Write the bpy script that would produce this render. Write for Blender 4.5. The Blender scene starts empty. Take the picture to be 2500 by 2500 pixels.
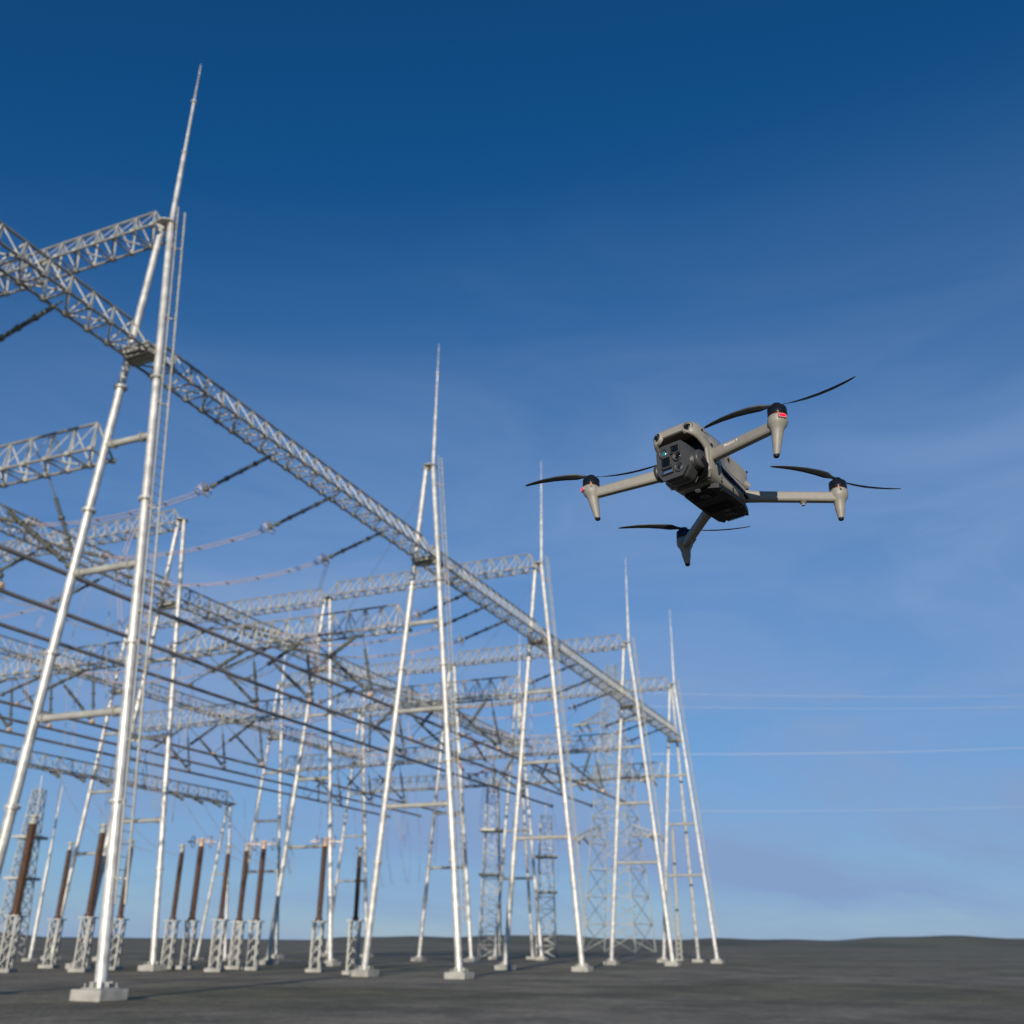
import bpy, math, random
from mathutils import Vector, Matrix
R = math.radians
random.seed(7)
sc = bpy.context.scene
col = sc.collection

# ------------------------------------------------------------------ camera
FW = Vector((0.83761922, 0.37077248, 0.4011506))
RT = Vector((0.4007476, -0.91613414, 0.00997988))
UP = Vector((-0.37120803, -0.1524008, 0.91595775))
CAM = Vector((0, 0, 1.6))
cd = bpy.data.cameras.new('camera'); cam = bpy.data.objects.new('camera', cd); col.objects.link(cam)
m = Matrix((RT, UP, -FW)).transposed().to_4x4(); m.translation = CAM
cam.matrix_world = m
cd.sensor_width = 36; cd.lens = 34.623; cd.clip_start = 0.05; cd.clip_end = 20000
cd.dof.use_dof = True; cd.dof.focus_distance = 1.76; cd.dof.aperture_fstop = 5.6; cd.dof.aperture_blades = 7
sc.camera = cam

# ------------------------------------------------------------------ sun and sky
SUN_AZ, SUN_EL = R(195), R(11.5)      # azimuth counted from +X towards +Y
S = Vector((math.cos(SUN_AZ) * math.cos(SUN_EL), math.sin(SUN_AZ) * math.cos(SUN_EL), math.sin(SUN_EL)))
ld = bpy.data.lights.new('sun', 'SUN'); sun = bpy.data.objects.new('sun', ld); col.objects.link(sun)
sun.rotation_euler = S.to_track_quat('Z', 'Y').to_euler()
ld.energy = 4.8; ld.angle = R(0.5); ld.color = (1, 0.9, 0.76)
w = bpy.data.worlds.new('World'); sc.world = w; w.use_nodes = True
nt = w.node_tree; N = nt.nodes; L = nt.links
bg = N['Background']; bg.inputs[1].default_value = 0.115
sky = N.new('ShaderNodeTexSky'); sky.sky_type = 'NISHITA'; sky.sun_disc = False
sky.sun_elevation = SUN_EL; sky.sun_rotation = math.pi / 2 - SUN_AZ
sky.air_density = 1.0; sky.dust_density = 0.1; sky.ozone_density = 5.0; sky.altitude = 600
tc = N.new('ShaderNodeTexCoord')
# thin cirrus of the sky itself: streaks stretched along one compass direction
mp = N.new('ShaderNodeMapping'); mp.inputs['Rotation'].default_value = (R(28), R(14), R(0)); mp.inputs['Scale'].default_value = (1.1, 1.6, 5.5)
nz = N.new('ShaderNodeTexNoise'); nz.inputs['Scale'].default_value = 1.7; nz.inputs['Detail'].default_value = 7; nz.inputs['Roughness'].default_value = 0.55; nz.inputs['Distortion'].default_value = 0.7
rp = N.new('ShaderNodeValToRGB'); rp.color_ramp.elements[0].position = 0.36; rp.color_ramp.elements[1].position = 0.78
rp.color_ramp.elements[0].color = (0, 0, 0, 1); rp.color_ramp.elements[1].color = (0.68, 0.68, 0.68, 1)
mx = N.new('ShaderNodeMixRGB'); mx.inputs[2].default_value = (2.0, 3.05, 5.1, 1)
hs = N.new('ShaderNodeHueSaturation'); hs.inputs['Saturation'].default_value = 1.15; hs.inputs['Value'].default_value = 1.0
# the veil thins towards the zenith and towards the left (north-west) part of the sky
dt = N.new('ShaderNodeVectorMath'); dt.operation = 'DOT_PRODUCT'; dt.inputs[1].default_value = (0.25, 0.0, -0.93)
ve = N.new('ShaderNodeMapRange'); ve.interpolation_type = 'SMOOTHSTEP'; ve.inputs[1].default_value = -0.50; ve.inputs[2].default_value = 0.06; ve.inputs[3].default_value = 0.0; ve.inputs[4].default_value = 0.95
ml = N.new('ShaderNodeMath'); ml.operation = 'MULTIPLY_ADD'; ml.inputs[2].default_value = 0.0
ad = N.new('ShaderNodeMath'); ad.operation = 'ADD'; ad.inputs[1].default_value = 0.60
L.new(tc.outputs['Generated'], mp.inputs[0]); L.new(mp.outputs[0], nz.inputs[0]); L.new(nz.outputs[0], rp.inputs[0])
L.new(tc.outputs['Generated'], dt.inputs[0]); L.new(dt.outputs['Value'], ve.inputs[0]); L.new(rp.outputs[0], ad.inputs[0])
L.new(ve.outputs[0], ml.inputs[0]); L.new(ad.outputs[0], ml.inputs[1])
L.new(sky.outputs[0], hs.inputs['Color']); L.new(hs.outputs[0], mx.inputs[1]); L.new(ml.outputs[0], mx.inputs[0]); L.new(mx.outputs[0], bg.inputs[0])
sc.view_settings.view_transform = 'Standard'; sc.view_settings.look = 'None'; sc.view_settings.gamma = 1
sc.view_settings.exposure = 0.0
sc.render.engine = 'CYCLES'; sc.render.resolution_x = 1024; sc.render.resolution_y = 1024

# ------------------------------------------------------------------ materials
def mat(name, c, rough=0.5, metal=0.0, var=0.0, scale=3.0, bump=0.0, bscale=40, c2=None, emit=None, spec=None, coat=0, coord='Object'):
    m = bpy.data.materials.new(name); m.use_nodes = True
    n = m.node_tree.nodes; l = m.node_tree.links; b = n['Principled BSDF']
    b.inputs['Base Color'].default_value = (*c, 1); b.inputs['Roughness'].default_value = rough; b.inputs['Metallic'].default_value = metal
    if spec is not None: b.inputs['Specular IOR Level'].default_value = spec
    if coat: b.inputs['Coat Weight'].default_value = coat
    t = n.new('ShaderNodeTexCoord')
    if var or c2:
        z = n.new('ShaderNodeTexNoise'); z.inputs['Scale'].default_value = scale; z.inputs['Detail'].default_value = 6
        r = n.new('ShaderNodeValToRGB'); r.color_ramp.elements[0].position = 0.35; r.color_ramp.elements[1].position = 0.68
        r.color_ramp.elements[0].color = (*(c2 if c2 else [v * (1 - var) for v in c]), 1); r.color_ramp.elements[1].color = (*[min(1, v * (1 + var * .5)) for v in c], 1)
        l.new(t.outputs[coord], z.inputs[0]); l.new(z.outputs[0], r.inputs[0]); l.new(r.outputs[0], b.inputs['Base Color'])
        q = n.new('ShaderNodeMapRange'); q.inputs[3].default_value = max(0, rough - .08); q.inputs[4].default_value = min(1, rough + .12)
        l.new(z.outputs[0], q.inputs[0]); l.new(q.outputs[0], b.inputs['Roughness'])
    if bump:
        z2 = n.new('ShaderNodeTexNoise'); z2.inputs['Scale'].default_value = bscale; z2.inputs['Detail'].default_value = 3
        bp = n.new('ShaderNodeBump'); bp.inputs['Strength'].default_value = bump; bp.inputs['Distance'].default_value = 0.01
        l.new(t.outputs[coord], z2.inputs[0]); l.new(z2.outputs[0], bp.inputs['Height']); l.new(bp.outputs[0], b.inputs['Normal'])
    if emit:
        b.inputs['Emission Color'].default_value = (*emit[0], 1); b.inputs['Emission Strength'].default_value = emit[1]
    return m
M = {}
M['galv'] = mat('galvanised_pipe', (0.56, 0.555, 0.53), 0.42, 0.25, 0.34, 2.4)
M['galv_dull'] = mat('galvanised_lattice', (0.38, 0.38, 0.35), 0.55, 0.15, 0.2, 2.0)
M['chord'] = mat('shade_darkened_chord_pipe', (0.26, 0.26, 0.245), 0.55, 0.15, 0.25, 1.5)  # chord grey darkened to hold the shade on the beams' undersides
M['galv_flat'] = mat('galvanised_strip', (0.62, 0.62, 0.58), 0.4, 0.3, 0.2, 2.0)
M['tube'] = mat('bus_tube_aluminium', (0.31, 0.28, 0.27), 0.45, 0.3, 0.25, 0.8)
M['insul'] = mat('composite_insulator', (0.10, 0.105, 0.085), 0.45, 0, 0.3, 6)
M['insul_pale'] = mat('grey_insulator', (0.42, 0.41, 0.37), 0.35, 0, 0.2, 6)
M['insul_red'] = mat('red_insulator', (0.42, 0.11, 0.07), 0.4, 0, 0.2, 6)
M['brown'] = mat('brown_porcelain', (0.085, 0.045, 0.028), 0.22, 0, 0.3, 5)
M['wire'] = mat('aluminium_conductor', (0.5, 0.40, 0.38), 0.5, 0.2, 0.15, 1)
M['wire_grey'] = mat('weathered_conductor', (0.30, 0.29, 0.29), 0.5, 0.2, 0.15, 1)
M['ring'] = mat('corona_ring_aluminium', (0.62, 0.52, 0.47), 0.35, 0.5)
M['clamp'] = mat('clamp_aluminium', (0.62, 0.42, 0.28), 0.45, 0.3, 0.2, 9)
M['concrete'] = mat('concrete', (0.36, 0.35, 0.32), 0.9, 0, 0.3, 2, 0.3)
M['pale_wire'] = mat('distant_conductor', (0.6, 0.6, 0.6), 0.4, 0.3)
M['far_steel'] = mat('tower_steel', (0.36, 0.37, 0.34), 0.6, 0.2, 0.25, 0.5)
# ground: gravel yard with dry grass patches
g = bpy.data.materials.new('gravel_yard'); g.use_nodes = True; gn = g.node_tree.nodes; gl = g.node_tree.links
t = gn.new('ShaderNodeTexCoord'); a = gn.new('ShaderNodeTexNoise'); a.inputs['Scale'].default_value = 0.035; a.inputs['Detail'].default_value = 8
b_ = gn.new('ShaderNodeTexVoronoi'); b_.inputs['Scale'].default_value = 5
r1 = gn.new('ShaderNodeValToRGB'); r1.color_ramp.elements[0].position = .42; r1.color_ramp.elements[1].position = .6
r1.color_ramp.elements[0].color = (.28, .245, .185, 1); r1.color_ramp.elements[1].color = (.18, .165, .09, 1)
mm = gn.new('ShaderNodeMixRGB'); mm.blend_type = 'MULTIPLY'; mm.inputs[0].default_value = .55
r2 = gn.new('ShaderNodeMapRange'); r2.inputs[3].default_value = .35; r2.inputs[4].default_value = 1.15
gb = gn.new('ShaderNodeBump'); gb.inputs['Strength'].default_value = .6; gb.inputs['Distance'].default_value = .04
P = gn['Principled BSDF']; P.inputs['Roughness'].default_value = .95
gl.new(t.outputs['Object'], a.inputs[0]); gl.new(t.outputs['Object'], b_.inputs[0]); gl.new(a.outputs[0], r1.inputs[0])
a2 = gn.new('ShaderNodeTexNoise'); a2.inputs['Scale'].default_value = .22; a2.inputs['Detail'].default_value = 9; a2.inputs['Roughness'].default_value = .7
r3 = gn.new('ShaderNodeValToRGB'); r3.color_ramp.elements[0].position = .40; r3.color_ramp.elements[1].position = .62; r3.color_ramp.elements[0].color = (.52, .50, .44, 1); r3.color_ramp.elements[1].color = (1.25, 1.2, 1.12, 1)
m3 = gn.new('ShaderNodeMixRGB'); m3.blend_type = 'MULTIPLY'; m3.inputs[0].default_value = 1
gl.new(t.outputs['Object'], a2.inputs[0]); gl.new(a2.outputs[0], r3.inputs[0]); gl.new(r1.outputs[0], m3.inputs[1]); gl.new(r3.outputs[0], m3.inputs[2])
gl.new(m3.outputs[0], mm.inputs[1]); gl.new(b_.outputs['Color'], r2.inputs[0]); gl.new(r2.outputs[0], mm.inputs[2]); gl.new(mm.outputs[0], P.inputs['Base Color'])
gl.new(b_.outputs['Distance'], gb.inputs['Height']); gl.new(gb.outputs[0], P.inputs['Normal'])

# ------------------------------------------------------------------ mesh helpers
class MB:
    def __init__(s): s.v = []; s.f = []; s.sm = []
    def add(s, vs, fs, smooth=False):
        o = len(s.v); s.v += [tuple(v) for v in vs]
        for f in fs: s.f.append([o + i for i in f]); s.sm.append(smooth)
    def basis(s, d):
        d = d.normalized(); h = Vector((0, 0, 1)) if abs(d.z) < .95 else Vector((1, 0, 0))
        a = d.cross(h).normalized(); return d, a, a.cross(d)
    def tube(s, p, q, r, r2=None, n=10, cap=True):
        p = Vector(p); q = Vector(q); r2 = r if r2 is None else r2
        d, a, b = s.basis(q - p); vs = []
        for c, rr in ((p, r), (q, r2)):
            for k in range(n):
                t = 2 * math.pi * k / n; vs.append(c + a * math.cos(t) * rr + b * math.sin(t) * rr)
        s.add(vs, [[k, (k + 1) % n, n + (k + 1) % n, n + k] for k in range(n)], True)
        if cap: s.add(vs[:n], [list(range(n))[::-1]]); s.add(vs[n:], [list(range(n))])
    def bar(s, p, q, w, h=None, up=None):      # rectangular bar, w across, h along 'up'
        p = Vector(p); q = Vector(q); h = w if h is None else h
        d = (q - p).normalized()
        if up is None: _, a, b = s.basis(d)
        else:
            a = d.cross(Vector(up)).normalized(); b = a.cross(d)
        vs = []
        for c in (p, q):
            for i, j in ((-1, -1), (1, -1), (1, 1), (-1, 1)): vs.append(c + a * i * w / 2 + b * j * h / 2)
        s.add(vs, [[0, 1, 5, 4], [1, 2, 6, 5], [2, 3, 7, 6], [3, 0, 4, 7], [3, 2, 1, 0], [4, 5, 6, 7]])
    def box(s, c, sz):
        x, y, z = c; a, b, e = [k / 2 for k in sz]
        s.bar((x, y, z - e), (x, y, z + e), 2 * b, 2 * a, up=(1, 0, 0)) if False else s.add(
            [(x + i * a, y + j * b, z + k * e) for i in (-1, 1) for j in (-1, 1) for k in (-1, 1)],
            [[0, 1, 3, 2], [4, 6, 7, 5], [0, 4, 5, 1], [2, 3, 7, 6], [0, 2, 6, 4], [1, 5, 7, 3]])
    def path(s, pts, r, n=6):
        pts = [Vector(p) for p in pts]; vs = []; prev = None
        for i, p in enumerate(pts):
            d = (pts[min(i + 1, len(pts) - 1)] - pts[max(i - 1, 0)]).normalized()
            if prev is None: _, a, b = s.basis(d)
            else: a = (prev - d * prev.dot(d)).normalized(); b = a.cross(d)
            prev = a
            for k in range(n):
                t = 2 * math.pi * k / n; vs.append(p + a * math.cos(t) * r + b * math.sin(t) * r)
        m_ = len(pts)
        s.add(vs, [[i * n + k, i * n + (k + 1) % n, (i + 1) * n + (k + 1) % n, (i + 1) * n + k] for i in range(m_ - 1) for k in range(n)], True)
    def lathe(s, prof, p=(0, 0, 0), d=(0, 0, 1), n=14, smooth=True):   # prof: (radius, height along d)
        p = Vector(p); d, a, b = s.basis(Vector(d)); vs = []
        for r, h in prof:
            for k in range(n):
                t = 2 * math.pi * k / n; vs.append(p + d * h + a * math.cos(t) * r + b * math.sin(t) * r)
        m_ = len(prof)
        s.add(vs, [[i * n + k, i * n + (k + 1) % n, (i + 1) * n + (k + 1) % n, (i + 1) * n + k] for i in range(m_ - 1) for k in range(n)], smooth)
        s.add(vs[:n], [list(range(n))[::-1]]); s.add(vs[-n:], [list(range(n))])
    def torus(s, c, axis, R_, r, n=20, k=6):
        c = Vector(c); d, a, b = s.basis(Vector(axis)); vs = []
        for i in range(n):
            t = 2 * math.pi * i / n; e = a * math.cos(t) + b * math.sin(t)
            for j in range(k):
                u = 2 * math.pi * j / k; vs.append(c + e * (R_ + r * math.cos(u)) + d * r * math.sin(u))
        s.add(vs, [[i * k + j, i * k + (j + 1) % k, ((i + 1) % n) * k + (j + 1) % k, ((i + 1) % n) * k + j] for i in range(n) for j in range(k)], True)
    def build(s, name, m_, parent=None, sub=0, bevel=0, xf=None):
        me = bpy.data.meshes.new(name)
        vs = [xf @ Vector(v) for v in s.v] if xf else s.v
        me.from_pydata([tuple(v) for v in vs], [], s.f); me.polygons.foreach_set('use_smooth', s.sm if not sub else [True] * len(s.f))
        me.materials.append(m_); me.update()
        o = bpy.data.objects.new(name, me); col.objects.link(o)
        if parent: o.parent = parent
        if bevel:
            b = o.modifiers.new('bevel', 'BEVEL'); b.width = bevel; b.segments = 3; b.limit_method = 'ANGLE'; b.angle_limit = R(35); b.harden_normals = False
        if sub:
            q = o.modifiers.new('sub', 'SUBSURF'); q.levels = sub; q.render_levels = sub
        return o
def tag(o, label=None, cat=None, group=None, kind=None):
    for k, v in (('label', label), ('category', cat), ('group', group), ('kind', kind)):
        if v: o[k] = v
    return o
def empty(name, loc=(0, 0, 0), label=None, cat=None, group=None):
    o = bpy.data.objects.new(name, None); col.objects.link(o); o.location = loc; o.empty_display_size = .3
    return tag(o, label, cat, group)
def copy_tree(o, parent=None):
    c = o.copy(); col.objects.link(c); c.parent = parent
    for ch in list(o.children): copy_tree(ch, c)
    return c
def aim(o, p, d):      # local +Z of the thing along d, base at p
    q = Vector(d).to_track_quat('Z', 'Y'); o.rotation_mode = 'QUATERNION'; o.rotation_quaternion = q; o.location = p
def at(u, v, ax, val):         # photo pixel -> point on a plane of the yard
    d = FW + RT * ((u - 1250) / 2404.4) - UP * ((v - 1250) / 2404.4)
    return CAM + d * ((val - CAM[ax]) / d[ax])

# ------------------------------------------------------------------ ground
gm = MB(); n_ = 40; e_ = 4000
gm.add([(-e_ + 2 * e_ * i / n_, -e_ + 2 * e_ * j / n_, 0) for i in range(n_ + 1) for j in range(n_ + 1)],
       [[i * (n_ + 1) + j, (i + 1) * (n_ + 1) + j, (i + 1) * (n_ + 1) + j + 1, i * (n_ + 1) + j + 1] for i in range(n_) for j in range(n_)])
tag(gm.build('ground', g), kind='structure')
M['hill'] = mat('scrub_hills', (0.13, 0.13, 0.09), .95, 0, .35, .004)
hm = MB(); prof = []
nh = 260; rr_ = 3200
for k in range(nh + 1):
    a_ = R(-60) + R(170) * k / nh
    hh = 16 + 10 * math.sin(a_ * 5 + 1) + 7 * math.sin(a_ * 13 + 2) + 3 * math.sin(a_ * 37) + 1.6 * math.sin(a_ * 91)
    prof.append([(math.cos(a_) * q, math.sin(a_) * q, z) for q, z in ((rr_ - 420, -.5), (rr_ - 150, max(3, hh * .6)), (rr_, max(5, hh)), (rr_ + 300, -.5))])
hm.add([p for r_ in prof for p in r_], [[k * 4 + j, (k + 1) * 4 + j, (k + 1) * 4 + j + 1, k * 4 + j + 1] for k in range(nh) for j in range(3)], True)
tag(hm.build('hills', M['hill']), kind='structure')


# ------------------------------------------------------------------ the yard grid
XS = [6.2, 23.65, 46.98, 64.67, 87.44, 104.24]        # lines of masts, going away from the camera
DH = [.37, .37, .09, 0, -.05, -.22]
DY = [-.43, -.43, -.15, -.04, .25, .37]
ROWY = [26.33, 45.1, 66.2]
ROW = ['front', 'middle', 'back']
H = 28.0; WL, WR = 2.45, 2.87
ORD = ['', 'nearest', 'second nearest', 'third nearest', 'fourth nearest', 'farthest']
def legy(side, z):
    s = (H - z) / H
    return .33 + (WL - .33) * s if side > 0 else -(.14 + (WR - .14) * s)

def make_frame(spire=True, third=False, ladder=True):
    root = empty('portal_mast')
    for side in (1, -1):
        mb = MB(); p = Vector((0, legy(side, 0), .3)); q = Vector((0, legy(side, H), H - .08))
        mb.tube(p, q, .175, .135, n=16)
        for z in (5.4, 10.4, 15.6, 20.6):
            c = p.lerp(q, (z - .3) / (H - .3)); d = (q - p).normalized()
            mb.tube(c - d * .045, c - d * .004, .25, n=16); mb.tube(c + d * .004, c + d * .045, .25, n=16)
            for k in range(8):
                aa = k * math.pi / 4; e = Vector((math.cos(aa), math.sin(aa), 0)) * .215
                mb.tube(c + e - d * .08, c + e + d * .08, .018, n=5)
        mb.build('leg', M['galv'], root)
        bp_ = MB(); yb_ = legy(side, 0); bp_.box((0, yb_, .318), (.72, .72, .036))
        for k in range(8):
            an = k * math.pi / 4; e = Vector((math.cos(an), math.sin(an), 0)); bp_.bar(Vector((0, yb_, .40)) + e * .15, Vector((0, yb_, .40)) + e * .30, .02, .16, up=(0, 0, 1))
            if k % 2: bp_.tube(Vector((0, yb_, .3)) + e * .42, Vector((0, yb_, .44)) + e * .42, .022, n=6)
        bp_.build('base_plate', M['galv_dull'], root)
        fb = MB(); fb.box((0, legy(side, 0), .15), (1.1, 1.1, .3)); fb.build('footing', M['concrete'], root, bevel=.03)
    for z in (18.12, 13.17, 8.16):
        mb = MB(); a = legy(1, z) ; b = legy(-1, z)
        mb.tube((0, a, z), (0, b, z), .125, n=12)
        for y in (a - .42, b + .42):
            mb.tube((0, y - .03, z), (0, y + .03, z), .19, n=12)
        mb.build('crossbar', M['galv_dull'], root)
    cp = MB(); cp.tube((0, .09, H - .1), (0, .09, H - .04), .42, n=20); cp.tube((0, .09, H - .04), (0, .09, H + .02), .26, n=16)
    for k in range(4):
        an = math.pi / 4 + k * math.pi / 2; cp.bar((.12 * math.cos(an), .09 + .12 * math.sin(an), H - .3), (.36 * math.cos(an), .09 + .36 * math.sin(an), H - .12), .02, .16)
    cp.build('cap_plate', M['galv_dull'], root)
    sd = MB(); zb = 21.9; sd.box((0, .06, zb - .02), (1.1, legy(1, zb) - legy(-1, zb) - .1, .06)); sd.box((0, .06, zb - .17), (.26, legy(1, zb) - legy(-1, zb) - .2, .26))
    for sx in (-.42, .42): sd.box((sx, .06, zb - .12), (.08, legy(1, zb) - legy(-1, zb) - .2, .15))
    sd.build('beam_saddle', M['galv_dull'], root)
    if spire:
        sp = MB(); sp.tube((0, -.14, H + .02), (0, -.14, H + 3.6), .11, .09, n=12); sp.tube((0, -.14, H + 3.6), (0, -.14, H + 6.4), .07, .055, n=10)
        sp.tube((0, -.14, H + 6.4), (0, -.14, H + 8.6), .045, .02, n=8)
        for z in (3.58, 6.38): sp.tube((0, -.14, H + z), (0, -.14, H + z + .06), .125, n=10)
        sp.build('lightning_rod', M['galv'], root)
    # climbing ladder standing off the camera-side leg
    ld_ = MB(); z0, z1 = 2.5, H + .45
    f = lambda z: legy(-1, z) - .48
    for sx in (-.2, .2):
        ld_.tube((sx, f(z0), z0), (sx, f(z1), z1), .04 if sx > 0 else .03, n=6)
    z = z0 + .2
    while z < z1 - .1:
        ld_.tube((-.2, f(z), z), (.2, f(z), z), .014, n=5, cap=False); z += .36
    for z in (3.2, 7.2, 11.4, 15.2, 19.4, 23.2, 26.6):
        for sx in (-.2, .2): ld_.bar((sx, f(z), z), (0, legy(-1, z) - .1, z), .04, .06)
    if ladder: ld_.build('ladder', M['galv_dull'], root)
    if third:
        tb = MB(); a = Vector((.3, .2, H - .5)); b = Vector((5.0, .2, .3)); tb.tube(a, b, .135, .165, n=14)
        for z in (6, 13.2, 19.8):
            c = b.lerp(a, z / H); d = (a - b).normalized(); tb.tube(c - d * .05, c + d * .05, .24, n=14)
        tb.build('brace_leg', M['galv'], root)
        fb = MB(); fb.box((5.0, .2, .15), (1.1, 1.1, .3)); fb.build('footing', M['concrete'], root, bevel=.03)
    return root
frames = {}
protos = {}
for r in range(3):
    for i, x in enumerate(XS):
        if r == 1 and i == 0 or r == 2 and i <= 1: continue
        spire = (r == 0) or (r == 1 and i == 5) or (r == 2 and i >= 3); third = i == 5
        key = (spire, third, r == 0)
        if key not in protos: o = protos[key] = make_frame(*key)
        else: o = copy_tree(protos[key])
        if r == 0: o.location = (x, ROWY[0] + DY[i], 0); o.scale = (1, 1, (28 + DH[i]) / 28)
        else: o.location = (x, ROWY[r], 0); o.scale = (1, 1, 27.62 / 28)
        extra = 'with a lightning rod' if spire else 'without lightning rod'
        nm = ['left of all others', 'nearest', 'second nearest', 'third nearest', 'fourth nearest', 'farthest'][i]
        tag(o, f'white A-shaped pipe mast {extra}, {nm} in {ROW[r]} row', 'mast', 'A-shaped pipe masts carrying the lattice beams')
        frames[r, i] = o

# ------------------------------------------------------------------ lattice beams
def make_truss(Ln, w, h, pitch, name='lattice_beam'):
    n = max(4, round(Ln / pitch)); p = Ln / n; e0 = .55
    root = empty(name)
    for y in (w / 2, -w / 2):
        c = MB(); c.tube((0, y, 0), (Ln, y, 0), .06, n=8); c.build('chord', M['chord'], root)
    c = MB(); c.tube((e0, 0, h), (Ln - e0, 0, h), .06, n=8); c.build('chord', M['chord'], root)
    l = MB(); s = MB()
    for e in (0, 1):
        for y in (w / 2, -w / 2):
            xa = (0, y, 0) if not e else (Ln, y, 0); xb = (e0, 0, h) if not e else (Ln - e0, 0, h)
            l.tube(xa, xb, .045, n=6)
    for k in range(n + 1):
        s.bar((k * p, -w / 2, -.045), (k * p, w / 2, -.045), .09, .03, up=(0, 0, 1))
        if k < n:
            sg = 1 if k % 2 else -1
            l.bar((k * p, -w / 2 * sg, -.01), ((k + 1) * p, w / 2 * sg, -.01), .05, .05)
    for k in range(1, n):
        for y in (w / 2, -w / 2):
            l.bar((k * p, y, 0), (min(max(k * p + p / 2, e0), Ln - e0), 0, h), .055, .055)
            s.bar((k * p, y, 0), (min(max(k * p - p / 2, e0), Ln - e0), 0, h), .075, .03, up=(0, y, .6))
    for k in range(n + 1):
        for y in (w / 2, -w / 2): l.box((k * p, y, 0), (.2, .15, .16))
    l.build('lacing', M['galv_dull'], root); s.build('cross_strut', M['galv_flat'], root)
    return root
tcache = {}
def truss(Ln, w, h, pitch, loc, rz, label, group):
    key = (round(Ln, 2), w, h)
    if key in tcache: o = copy_tree(tcache[key])
    else: o = tcache[key] = make_truss(Ln, w, h, pitch)
    o.location = loc; o.rotation_euler = (0, 0, rz); tag(o, label, 'lattice beam', group); return o
def bay(i):
    return 'left of the nearest mast' if i == 0 else f'between its {["", "nearest and second", "second and third", "third and fourth", "fourth and farthest"][i]} masts'
for r in range(3):
    for i in range(5):
        if r == 1 and i == 0: x0_ = 14.0
        elif r == 2 and i <= 1: continue
        else: x0_ = XS[i] + .25
        x1_ = XS[i + 1] - .25
        y0_ = (ROWY[r] + (DY[i] + DY[i + 1]) / 2 + .06) if r == 0 else ROWY[r] + .06
        truss(x1_ - x0_, 1.15, 1.15, 1.0, (x0_, y0_, 21.98), 0, f'grey lattice beam running along the {ROW[r]} row {bay(i)}', 'lattice beams along the rows of masts')
for i in range(1, 6):
    for r in range(2):
        ya = ROWY[r] + (DY[i] if r == 0 else 0); yb = ROWY[r + 1]
        if i == 1 and r == 1: continue
        ln = ORD[i] + ' line of masts' if i != 5 else 'farthest line of masts'
        sp = 'from front to middle row' if r == 0 else 'from middle to back row'
        if not (i == 2 and r == 0):
            z = H + DH[i] - .42 if r == 0 else 27.2
            truss(yb - ya - .5, 1.1, 1.25, 1.05, (XS[i], ya + .28, z), math.pi / 2, f'pale mast-top lattice beam {sp}, {ln}', 'high lattice beams across the yard')
        ya2 = ya + legy(1, 18) + .08; yb2 = yb + legy(-1, 18) - .08
        truss(yb2 - ya2, 1.1, 1.45, 1.1, (XS[i], ya2, 18.0), math.pi / 2, f'crossbar-height lattice beam {sp}, {ln}', 'lower lattice beams across the yard')

# ------------------------------------------------------------------ insulator strings
def shed_profile(L0, L1, r0, r1, pitch):
    pr = [(r0 * .7, L0)]; z = L0 + pitch * .3
    while z < L1 - pitch:
        pr += [(r0, z), (r1, z + pitch * .35), (r1 * .96, z + pitch * .5), (r0, z + pitch * .62)]; z += pitch
    return pr + [(r0 * .7, L1)]
def make_string(Ls, ring=True, m_='insul', link=.35, tail=0):
    root = empty('insulator_string'); E_ = Ls - tail
    b = MB(); pr = shed_profile(link, E_ - .45, .05, .100, .12); k = 1; pr2 = []
    for rr, h in pr:
        if h > link + k * .8 and h < E_ - .7: pr2 += [(.06, h), (.125, h + .01), (.125, h + .12)]; k += 1
        pr2.append((rr, max(h, pr2[-1][1] if pr2 else h)))
    b.lathe(pr2, n=9)
    b.build('shed_stack', M[m_], root)
    f = MB(); f.tube((0, 0, 0), (0, 0, link + .05), .03, n=6); f.build('end_fitting', M['insul'], root)
    f = MB(); f.lathe([(.045, E_ - .5), (.045, E_ - .4), (.14, E_ - .37), (.14, E_ - .2), (.03, E_ - .17), (.03, Ls)], n=6)
    f.build('end_fitting', M['insul'], root)
    if ring:
        for c_, a_, r_ in (((0, 0, Ls - .25), (0, 0, 1), .36), ((0, .1, Ls - .02), (0, 1, .2), .30)):
            q = MB(); q.torus(c_, a_, r_, .027, 22, 6); q.build('corona_ring', M['ring'], root)
        q = MB(); q.tube((0, -.36, Ls - .25), (0, .36, Ls - .25), .015, n=5); q.build('ring_bracket', M['ring'], root)
    return root
sproto = {}
def string(Ls, p, d, label, group, ring=True, m_='insul', link=.35, tail=0):
    key = (Ls, ring, m_, link, tail)
    if key in sproto: o = copy_tree(sproto[key])
    else: o = sproto[key] = make_string(*key)
    aim(o, p, d); tag(o, label, 'insulator', group); return o
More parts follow.
